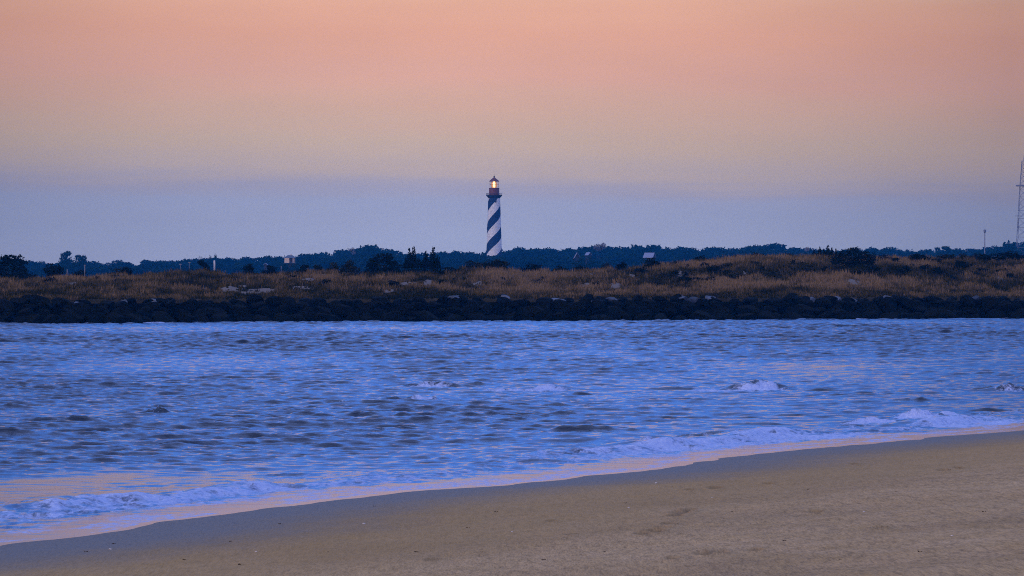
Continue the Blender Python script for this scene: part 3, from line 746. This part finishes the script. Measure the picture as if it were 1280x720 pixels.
shrub(420, 327, 341, 30, 412, 'olive-brown shrub at the left end of the shrub row', MAT_OLIVE); shrub(438, 324.5, 341, 28, 413, 'pointed olive shrub beside the big round dark one', MAT_OLIVE)
shrub(480, 315, 343, 46, 414, 'big round dark shrub left of the two spiky cedars', n=2600, leaf=.035, blobs=[(-.05, 0, .74, .26, .3, .2), (.14, 0, .78, .12, .2, .18), (-.28, 0, .62, .16, .25, .14), (.0, 0, .48, .42, .4, .3), (.3, 0, .4, .2, .3, .25), (-.36, 0, .36, .14, .3, .25), (0, 0, .2, .5, .4, .2)])
shrub(515, 309.5, 340, 28, 415, 'spiky dark cedar, left one of the pair beside the round shrub', name='cedar_tree', cat='tree', n=1900, leaf=.035, blobs=cedar_blobs(1, [(-.12, .93), (.1, 1.0), (-.3, .62), (.3, .6)]))
shrub(538, 310, 340, 30, 416, 'spiky dark cedar, right one of the pair beside the round shrub', name='cedar_tree', cat='tree', n=1900, leaf=.035, blobs=cedar_blobs(2, [(.1, 1.0), (-.18, .86), (.3, .66), (-.35, .5)]))
shrub(562, 333, 345, 42, 417, 'low dark green shrub just right of the cedar pair', n=1100)
shrub(590, 325, 338, 34, 418, 'green shrub in front of the lighthouse foot, left half', MAT_OLIVE, n=1100); shrub(620, 323.5, 337, 40, 419, 'wide green shrub directly below the lighthouse', MAT_OLIVE, n=1300)
shrub(662, 328.5, 340, 34, 420, 'small dark shrub right of the lighthouse foot'); shrub(700, 331, 339, 22, 421, 'tiny dark shrub on the crest right of the lighthouse'); shrub(726, 331, 338, 22, 422, 'tiny dark shrub below the slanted pale roof edge')
shrub(757, 327, 337, 18, 423, 'olive shrub left of a pair on the middle crest', MAT_OLIVE); shrub(777, 326, 335, 18, 424, 'dark shrub on the middle crest left of the white-roofed house')
shrub(816, 321.5, 339, 30, 425, 'leafy dark shrub just below the white roof', n=1200); shrub(843, 326, 335, 18, 426, 'small dark shrub right of the one below the white roof')
shrub(876, 319, 328, 26, 427, 'flat dark shrub on the crest, left of the tawny rise'); shrub(858, 329, 337, 22, 428, 'dark shrub on the slope below the flat one'); shrub(893, 331, 343, 26, 429, 'rounded dark shrub on the open tawny slope')
shrub(920, 319, 325, 24, 430, 'low dark shrub strip on the tawny rise'); shrub(944, 315, 323, 24, 431, 'dark shrub crowning the tawny rise')
shrub(982, 330, 339, 20, 432, 'dark oval shrub alone on the slope left of the large one')
shrub(1021, 309, 324, 18, 433, 'cedar at the left end of the cluster left of the large dark shrub', name='cedar_tree', cat='tree', blobs=cedar_blobs(3, [(.2, 1.0), (-.2, .7)])); shrub(1035, 307, 324, 18, 434, 'tallest cedar of the cluster left of the large dark shrub', name='cedar_tree', cat='tree', blobs=cedar_blobs(4, [(0, 1.0), (.25, .8), (-.3, .7)])); shrub(1045, 311, 324, 12, 435, 'small cedar between the cluster and the large dark shrub', name='cedar_tree', cat='tree', blobs=cedar_blobs(5, [(0, 1.0), (.3, .6)]))
shrub(1067, 309, 337.5, 58, 436, 'large dark evergreen shrub standing out on the right dune', n=3600, leaf=.028, blobs=[(-.02, 0, .82, .13, .2, .17), (.06, 0, .86, .08, .15, .14), (-.2, 0, .7, .14, .2, .18), (.2, 0, .66, .16, .25, .18), (.36, 0, .5, .14, .25, .25), (-.38, 0, .42, .13, .25, .22), (-.1, 0, .48, .34, .35, .3), (.14, 0, .4, .36, .35, .3), (.1, 0, .2, .36, .35, .22)])
shrub(1108, 318, 330, 44, 437, 'dark low shrub behind the right of the large one', n=1100); shrub(1148, 316.5, 330, 44, 438, 'dark green shrub on the right crest below the blue wood', n=1100); shrub(1188, 317, 329, 36, 439, 'olive shrub on the crest below the umbrella tree', MAT_OLIVE); shrub(1226, 315, 328, 40, 440, 'dark shrub on the crest below the thin mast', n=1000); shrub(1262, 313.5, 327, 52, 441, 'long dark shrub on the crest below the lattice tower', n=1300)
shrub(1131, 331, 342, 22, 442, 'dark shrub in the grass right of the large one'); shrub(1172, 333, 346, 16, 443, 'narrow dark shrub in the grass of the right slope'); shrub(1201, 325, 338, 30, 444, 'rough dark shrub on the right slope with brown grass round it'); shrub(1205, 316, 327, 20, 445, 'yellow-brown shrub on the right crest', MAT_OLIVE)
# low scrub scattered over the slopes
SCRUB = [(trunk_mesh(.5, .03, 600 + i), crown_mesh(bush_blobs(600 + i, 6), 420, .07, 610 + i)) for i in range(6)]
rs = random.Random(5)
for k in range(130):
    px = rs.uniform(-20, 1300); tq = rs.uniform(.25, 1.0)
    if rs.random() < .45: px = rs.uniform(820, 1300)
    top = np.interp(px, CR_PX, CR_PY); py = top + (370 - top) * (1 - tq) * .8 + 2
    x, d = dune_at(px, py)
    if float(sandy(np.array([x]), np.array([d]))[0]) > .3: continue
    w_ = rs.uniform(1.2, 3.0); h = rs.uniform(.6, 1.25)
    plant('scrub_plant', (x, d, float(dune_z(x, d)) - .05), rs.uniform(0, 6.28), rs.choice(SCRUB), (MAT_BARK, MAT_OLIVE if rs.random() < .6 else MAT_BUSH), 'low dark scrub plant scattered among the tawny dune grass', 'shrub', 'scrub on the dunes', (w_, w_, h))

# ================================================================== THE LIGHTHOUSE
MAT_WHITE = plain('white_paint', (.80, .85, .86), .6, var=.06, scale=.25)
MAT_HAZED_BLACK = plain('hazed_black_paint', (.004, .026, .085), .7, var=.2, scale=.3)  # black stripes tinted navy: the blue of the haze put into the paint
MAT_RED = plain('red_paint', (.17, .055, .035), .5, var=.15)
MAT_IRON = plain('dark_iron', (.02, .02, .025), .5)
LD = 2400.0; U = LD / F
LX = (617.7 - 640) * U
zy = lambda py: CAM_Z + (HOR - py) * U - 4.0     # height above the tower's foot
lh = empty('lighthouse', (LX, LD, 4.0))
tag(lh, 'tall black and white spiral-striped lighthouse with red lantern room lit', 'lighthouse')
ztop = zy(244.5); rtop, rbot = 3.33, 5.04
NCOL, NROW, PER = 96, 60, 12.25
zc1 = zy(260.3)                                    # middle of the top white stripe on the side seen
rowsz = np.linspace(0, ztop, NROW + 1)
def rad(z):
    k = z / ztop; return rbot + (rtop - rbot) * (k ** .92)
v = []; f = []; mi = []
for z in rowsz:
    for c in range(NCOL):
        th = 2 * math.pi * c / NCOL + math.pi * (z - zc1) / PER     # columns wind with the stripes
        r = rad(z); v.append((r * math.sin(th), -r * math.cos(th), z))
for i in range(NROW):
    for c in range(NCOL):
        c2 = (c + 1) % NCOL; f.append((i * NCOL + c, i * NCOL + c2, (i + 1) * NCOL + c2, (i + 1) * NCOL + c))
        ph = ((c + .5) / NCOL * 2 + .25) % 1.0
        mi.append(0 if ph < .5 else 1)
f.append(tuple(range(NCOL))[::-1]); mi.append(1); f.append(tuple(range(NROW * NCOL, (NROW + 1) * NCOL))); mi.append(1)
me = bpy.data.meshes.new('shaft'); me.from_pydata(v, [], f); me.materials.append(MAT_WHITE); me.materials.append(MAT_HAZED_BLACK)
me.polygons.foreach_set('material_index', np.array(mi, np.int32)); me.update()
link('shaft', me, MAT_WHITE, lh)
for (th, z) in ((-1.35, 30), (.25, ztop - 3.2)):      # small windows up the shaft
    r = rad(z); wdw = MB(); wdw.box((0, 0, 0), (.9, .3, 1.5)); o = wdw.build('window', MAT_IRON, lh)
    o.location = ((r + .02) * math.sin(th), -(r + .02) * math.cos(th), z); o.rotation_euler.z = th
g_ = MB(); g_.lathe([(rtop + .003, ztop - 1.5), (rtop + .4, ztop - .8), (4.5, ztop - .1), (4.6, ztop + .3), (2.9, ztop + .3)], 32)
gal = g_.build('gallery', MAT_IRON, lh)
rl = MB()
for i in range(24):
    a = 2 * math.pi * i / 24; rl.tube((4.45 * math.cos(a), 4.45 * math.sin(a), ztop + .2), (4.45 * math.cos(a), 4.45 * math.sin(a), ztop + 1.35), .045, n=5)
    b2 = 2 * math.pi * (i + 1) / 24
    for hh in (.6, 1.0, 1.35): rl.tube((4.45 * math.cos(a), 4.45 * math.sin(a), ztop + hh), (4.45 * math.cos(b2), 4.45 * math.sin(b2), ztop + hh), .04, n=5)
rl.build('railing', MAT_IRON, gal)
z1, z2, z3, z4 = zy(242.0), zy(234.9), zy(226.6), zy(221.8)
d_ = MB(); d_.lathe([(2.88, ztop + .3), (2.88, z2 - .3), (3.02, z2 - .25), (3.02, z2), (1.0, z2)], 20); d_.build('lantern_drum', MAT_RED, lh)
mu = MB()
for i in range(10):
    a = 2 * math.pi * (i + .5) / 10; mu.tube((2.48 * math.cos(a), 2.48 * math.sin(a), z2), (2.48 * math.cos(a), 2.48 * math.sin(a), z3), .07, n=6)
mu.lathe([(2.42, (z2 + z3) / 2 - .06), (2.54, (z2 + z3) / 2 - .06), (2.54, (z2 + z3) / 2 + .06), (2.42, (z2 + z3) / 2 + .06)], 20, cap=False)
mu.build('mullions', MAT_RED, lh)
m, t, b = mat('lantern_glass'); b.inputs['Base Color'].default_value = (1, .97, .9, 1); b.inputs['Roughness'].default_value = .02
tr = N(t, 'ShaderNodeBsdfTransparent'); ms = N(t, 'ShaderNodeMixShader'); ms.inputs[0].default_value = .12
t.links.new(tr.outputs[0], ms.inputs[1]); t.links.new(b.outputs[0], ms.inputs[2]); t.links.new(ms.outputs[0], t.nodes['Material Output'].inputs['Surface'])
gg = MB(); gg.lathe([(2.44, z2), (2.44, z3)], 20, cap=False); gg.build('lantern_glass', m, lh, True)
def emis(name, col, st):
    m, t, b = mat(name); b.inputs['Base Color'].default_value = (*col, 1); b.inputs['Emission Color'].default_value = (*col, 1); b.inputs['Emission Strength'].default_value = st; return m
hz_ = z3 - z2
le = MB(); le.lathe([(1.1, z2 + .05), (1.6, z2 + hz_ * .2), (1.85, z2 + hz_ * .45), (1.8, z2 + hz_ * .6), (1.3, z2 + hz_ * .85), (.8, z2 + hz_ * .97)], 20)
# the lens: a beehive of prisms glowing amber, open toward the viewer with the burning lamp in front of its dark core
lens = le.build('lens', emis('amber_lens', (1.0, .46, .07), .55), lh, True)
la = MB(); la.lathe([(.2, z2 + .15), (.52, z2 + .5), (.58, z2 + hz_ * .5), (.52, z3 - .5), (.2, z3 - .15)], 14, c=(.0, -1.78))
la.build('lamp', emis('lamp_light', (1.0, .80, .30), 3.0), lens, True)
ro = MB(); ro.lathe([(2.82, z3 - .14), (2.88, z3 + .05), (1.8, z3 + 1.0), (.9, z4 - .4), (.35, z4)], 20); roof = ro.build('roof', MAT_RED, lh)
fi = MB(); fi.lathe([(.28, z4 - .05), (.32, z4 + .2), (.45, z4 + .45), (.28, z4 + .75), (.08, z4 + .85), (.06, z4 + 1.8)], 12); fi.build('finial', MAT_IRON, roof)

# ================================================================== HOUSES IN THE WOOD
MAT_CREAM = plain('cream_wall', (.74, .58, .42), .7, var=.08); MAT_SLATE = plain('slate_roof', (.10, .14, .20), .6); MAT_PALE = plain('pale_roof', (.24, .30, .46), .5, var=.06)
MAT_SHADE = plain('dark_opening', (.015, .017, .02), .3); MAT_GREYWALL = plain('weathered_wall', (.02, .03, .045), .8)
def gable_roof(m_, w_, dp, z, rise, ov=.3, mi=0, th=.18):
    a, b_ = w_ / 2 + ov, dp / 2 + ov
    for sgn in (-1, 1):
        v = [(0, -b_, z + rise), (0, b_, z + rise), (sgn * a, b_, z - .15), (sgn * a, -b_, z - .15)]
        v2 = [(p[0], p[1], p[2] + th) for p in v]
        m_.add(v + v2, [(0, 1, 2, 3), (7, 6, 5, 4), (0, 4, 5, 1), (1, 5, 6, 2), (2, 6, 7, 3), (3, 7, 4, 0)], mi)
# cream house with a hip roof, its upper storey above the trees
d = 1900.0; u_ = d / F
h1 = empty('house', ((362.5 - 640) * u_, d, 4.0)); tag(h1, 'small dark house with a cream bay and hip roof above trees at left', 'house')
zb = CAM_Z + (HOR - 328.5) * u_ - 4; ze = CAM_Z + (HOR - 322.5) * u_ - 4; zr = CAM_Z + (HOR - 318.8) * u_ - 4
w_ = 13.0 * u_
MB().box((0, 0, ze / 2), (w_, w_ * .9, ze)).build('wall', MAT_GREYWALL, h1)
MB().box((-w_ * .27, -w_ * .45 - .2, (zb + ze) / 2), (w_ * .46, .8, ze - zb)).build('bay', MAT_CREAM, h1)
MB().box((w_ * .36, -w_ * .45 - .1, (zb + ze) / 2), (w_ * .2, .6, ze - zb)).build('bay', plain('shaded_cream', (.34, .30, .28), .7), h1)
r_ = MB(); a = w_ / 2 + .45
r_.add([(-a, -a, ze), (a, -a, ze), (a, a, ze), (-a, a, ze), (-a * .35, 0, zr), (a * .35, 0, zr)], [(0, 1, 5, 4), (1, 2, 5), (2, 3, 4, 5), (3, 0, 4), (3, 2, 1, 0)]); r1 = r_.build('roof', MAT_SLATE, h1)
MB().box((w_ * .1, 0, zr), (.4, .4, .9)).build('chimney', MAT_CREAM, r1)
for (cx, ww) in ((.1 * w_, .75),):
    MB().box((cx, -w_ * .45 - .03, (zb + ze) / 2 + .1), (ww, .1, 1.35)).build('window', MAT_SHADE, h1)
MB().box((0, -w_ * .45 - 1.0, zb - .1), (w_ * 1.2, 2.0, .2)).build('porch_roof', MAT_SLATE, h1)
# white shed
def small_house(px, py_top, py_bot, wpx, d, roofm, wallm, label, rise, rz=0.0, depth=6.0, name='house', bargeboard=None):
    u_ = d / F; o = empty(name, ((px - 640) * u_, d, 4.0), rz); tag(o, label, 'house' if name == 'house' else 'shed')
    zt = CAM_Z + (HOR - py_top) * u_ - 4; w_ = wpx * u_; ze = zt - rise
    m_ = MB(); m_.box((0, 0, ze / 2), (w_, depth, ze))
    m_.add([(-w_ / 2, -depth / 2 + .003, ze), (w_ / 2, -depth / 2 + .003, ze), (0, -depth / 2 + .003, zt - .1), (-w_ / 2, depth / 2 - .003, ze), (w_ / 2, depth / 2 - .003, ze), (0, depth / 2 - .003, zt - .1)], [(0, 1, 2), (4, 3, 5)])
    m_.build('wall', wallm, o)
    rr = MB(); gable_roof(rr, w_, depth, ze, rise); ro = rr.build('roof', roofm, o)
    MB().box((w_ * .15, -depth / 2 - .03, ze - .9), (.8, .1, 1.2)).build('window', MAT_SHADE, o)
    return o, ro, ze, zt, w_
small_house(332, 329.3, 331, 4.0, 1880, MAT_PALE, MAT_GREYWALL, 'tiny pale-roofed shed left of the cream-bayed house, low among shrubs', .6, name='shed', depth=3)
# the pale-roofed house: long slope turned toward us
u_ = 1500 / F
o, ro, ze, zt, w_ = small_house(812, 316.3, 322, 8, 1900, MAT_PALE, MAT_GREYWALL, 'house with a pale metal roof standing out among the blue trees', 2.0, rz=math.radians(62), depth=4.4)
o2, ro2, ze2, zt2, w2 = small_house(721.5, 316.2, 323, 9, 1960, MAT_SLATE, MAT_GREYWALL, 'dark gabled house with one slanting pale roof edge among the trees', 2.75, depth=7)
bb = MB(); bb.tube((-w2 / 2 - .3, -3.9, ze2 - .25), (-.1, -3.9, zt2 + .1), .30, n=4); bb.build('bargeboard', MAT_PALE, ro2)
small_house(735.5, 315.8, 320, 4, 1980, MAT_PALE, MAT_GREYWALL, 'tiny pale-roofed house just right of the slanting roof edge', 1.1, rz=math.radians(30), depth=2.8)

# ================================================================== POSTS ON THE DUNE CREST
MAT_POST = plain('white_post', (.66, .66, .66), .6, var=.08); MAT_GREYPOST = plain('grey_post', (.20, .22, .27), .7)
def post(px, ptop, pbot, wpx, label, board=None, tee=None):
    x, d = dune_at(px, pbot + 2); z = float(dune_z(x, d)); u_ = d / F
    o = empty('marker_post', (x, d, z)); tag(o, label, 'post', 'posts on the left dune'); MP = MAT_POST if wpx > 2 else MAT_GREYPOST
    zt = CAM_Z + (HOR - ptop) * u_ - z
    p = MB(); r = wpx * u_ / 2; p.lathe([(r, -.3), (r, zt - .06), (r * .6, zt)], 10); p.build('pole', MP, o, True)
    if board: MB().box((0, -r - .03, zt - board[1] * u_ / 2), (board[0] * u_, .05, board[1] * u_)).build('sign_board', MP, o)
    if tee: MB().box((0, 0, zt + .04), (tee * u_, .1, .12)).build('crossbar', MP, o)
post(268, 325.5, 336, 2.3, 'thick bright white post right of the leaning dune tree')
post(225.5, 329.8, 337, .55, 'thin post with a small pale board, leftmost of a pair', board=(2.8, 1.3))
post(236.6, 328.6, 337, .55, 'thin post with a crossbar right of the board post', tee=3.0)
post(84, 336.5, 341, 1.2, 'short pale post right of the round dark shrub at left')
post(106, 331.8, 339, 1.3, 'pale post with a small top arm behind the low left shrub', tee=2.2)
post(351.5, 332.5, 336, 1.0, 'short pale post below the house with the cream bay')

# ================================================================== MASTS
MAT_STEEL = plain('tower_steel', (.20, .22, .26), .5, metal=.4)
d = 2500.0; u_ = d / F
tw = empty('lattice_tower', ((1279.3 - 640) * u_, d, 4.0)); tag(tw, 'steel lattice radio tower with platform at the right edge', 'radio tower')
zz_ = lambda py: CAM_Z + (HOR - py) * u_ - 4
prof = [(0, 4.4), (zz_(303), 3.7), (zz_(270), 2.9), (zz_(232), 2.0), (zz_(208), 1.1), (zz_(201), .9)]
hw = lambda z: float(np.interp(z, [p[0] for p in prof], [p[1] for p in prof]))
zmax = zz_(201)
corner = [(-1, -1), (1, -1), (1, 1), (-1, 1)]
for (sx, sy) in corner:
    lg = MB(); zs = np.linspace(0, zmax, 14)
    for a_, b_ in zip(zs[:-1], zs[1:]): lg.tube((sx * hw(a_), sy * hw(a_), a_), (sx * hw(b_), sy * hw(b_), b_), .10, n=6)
    lg.build('leg', MAT_STEEL, tw)
br = MB(); z = 0.0
while z < zmax - 1:
    s_ = max(2.0, hw(z) * 1.6); z2_ = min(z + s_, zmax)
    for i in range(4):
        (ax, ay), (bx, by) = corner[i], corner[(i + 1) % 4]
        br.tube((ax * hw(z), ay * hw(z), z), (bx * hw(z2_), by * hw(z2_), z2_), .07, n=4); br.tube((bx * hw(z), by * hw(z), z), (ax * hw(z2_), ay * hw(z2_), z2_), .07, n=4)
        br.tube((ax * hw(z2_), ay * hw(z2_), z2_), (bx * hw(z2_), by * hw(z2_), z2_), .07, n=4)
    z = z2_
br.build('bracing', MAT_STEEL, tw)
pl = MB(); pl.box((0, 0, zz_(232)), (8.0, 8.0, .75)); pl.build('platform', MAT_STEEL, tw)
p2 = MB()
for sx in (-1, 1): p2.box((sx * 2.6, -1.5, zz_(270)), (4.6, .35, .3))
p2.build('antenna_arm', MAT_STEEL, tw)
for k, py in enumerate((274, 279, 284, 289)):
    q = MB(); x = -hw(zz_(py)) - .25; q.tube((x, -hw(zz_(py)) - .2, zz_(py) - .8), (x, -hw(zz_(py)) - .2, zz_(py) + .8), .32, n=8); q.build('antenna', MAT_STEEL, tw)
MB().tube((0, 0, zmax), (0, 0, zz_(194)), .12, .05).build('spire', MAT_STEEL, tw)
mo = empty('antenna_mast', ((1231 - 640) * u_, d, 4.0)); tag(mo, 'thin single mast with a box head left of the lattice tower', 'mast')
MB().tube((0, 0, 0), (0, 0, zz_(287)), .40, .26, 10).build('pole', MAT_STEEL, mo)
hd = MB(); hd.lathe([(.3, zz_(291)), (.75, zz_(290)), (.75, zz_(287.5)), (.3, zz_(286.8))], 12); hd.build('antenna_head', MAT_STEEL, mo)

# ================================================================== SCRAPS ON THE SAND
MAT_WEED = plain('dry_weed', (.05, .03, .016), .9); MAT_SHELL = plain('shell', (.62, .56, .5), .6)
def weed_mesh(seed):
    r = random.Random(seed); m_ = MB()
    for k in range(9):
        p = Vector((r.uniform(-.5, .5), r.uniform(-.5, .5), .02)); a = r.uniform(0, 6.28); q = p
        for j in range(3):
            n_ = q + Vector((math.cos(a) * .3, math.sin(a) * .3, r.uniform(.0, .28) - (.1 if j == 2 else 0))); m_.tube(q, n_, .07, .05, 5); q = n_; a += r.uniform(-.9, .9)
    return m_.mesh('seaweed_scrap', True)
WEED = [weed_mesh(i) for i in range(4)]
for me in WEED: me.materials.append(MAT_WEED)
rs = random.Random(9)
spots = [(288, 677), (142, 680), (108, 690), (468, 633), (1187, 588), (1200, 585), (782, 629), (620, 640), (350, 655), (980, 676), (1120, 615), (520, 690), (905, 648), (1050, 700), (230, 700), (680, 700), (1230, 640), (755, 690), (915, 640), (585, 660), (410, 690), (1010, 612), (840, 608), (700, 620), (300, 706), (1150, 690)]
for i, (px, py) in enumerate(spots):
    x, d = beach_at(px, py); o = bpy.data.objects.new('seaweed_scrap', rs.choice(WEED)); COL.objects.link(o)
    o.location = (x, d, float(beach_z(x, d)) - .004); q = rs.uniform(.02, .042); o.scale = (q, q, q * 1.2); o.rotation_euler.z = rs.uniform(0, 6.28)
    tag(o, 'tiny dark scrap of seaweed lying on the brown sand', 'seaweed', 'seaweed scraps on the beach')
sh = MB(); sh.lathe([(.9, 0), (1.0, .15), (.8, .45), (.45, .7), (.1, .8)], 12)
shm = sh.mesh('seashell', True); shm.materials.append(MAT_SHELL)
for (px, py) in [(138, 687), (786, 635), (820, 604), (320, 690), (640, 665), (1080, 640), (455, 655), (1190, 670), (890, 622)]:
    x, d = beach_at(px, py); o = bpy.data.objects.new('seashell', shm); COL.objects.link(o); o.location = (x, d, float(beach_z(x, d)) - .002); q = rs.uniform(.02, .032); o.scale = (q, q * 1.2, q); o.rotation_euler = (.2, 0, rs.uniform(0, 6))
    tag(o, 'tiny pale shell lying on the brown sand', 'shell', 'shells on the beach')
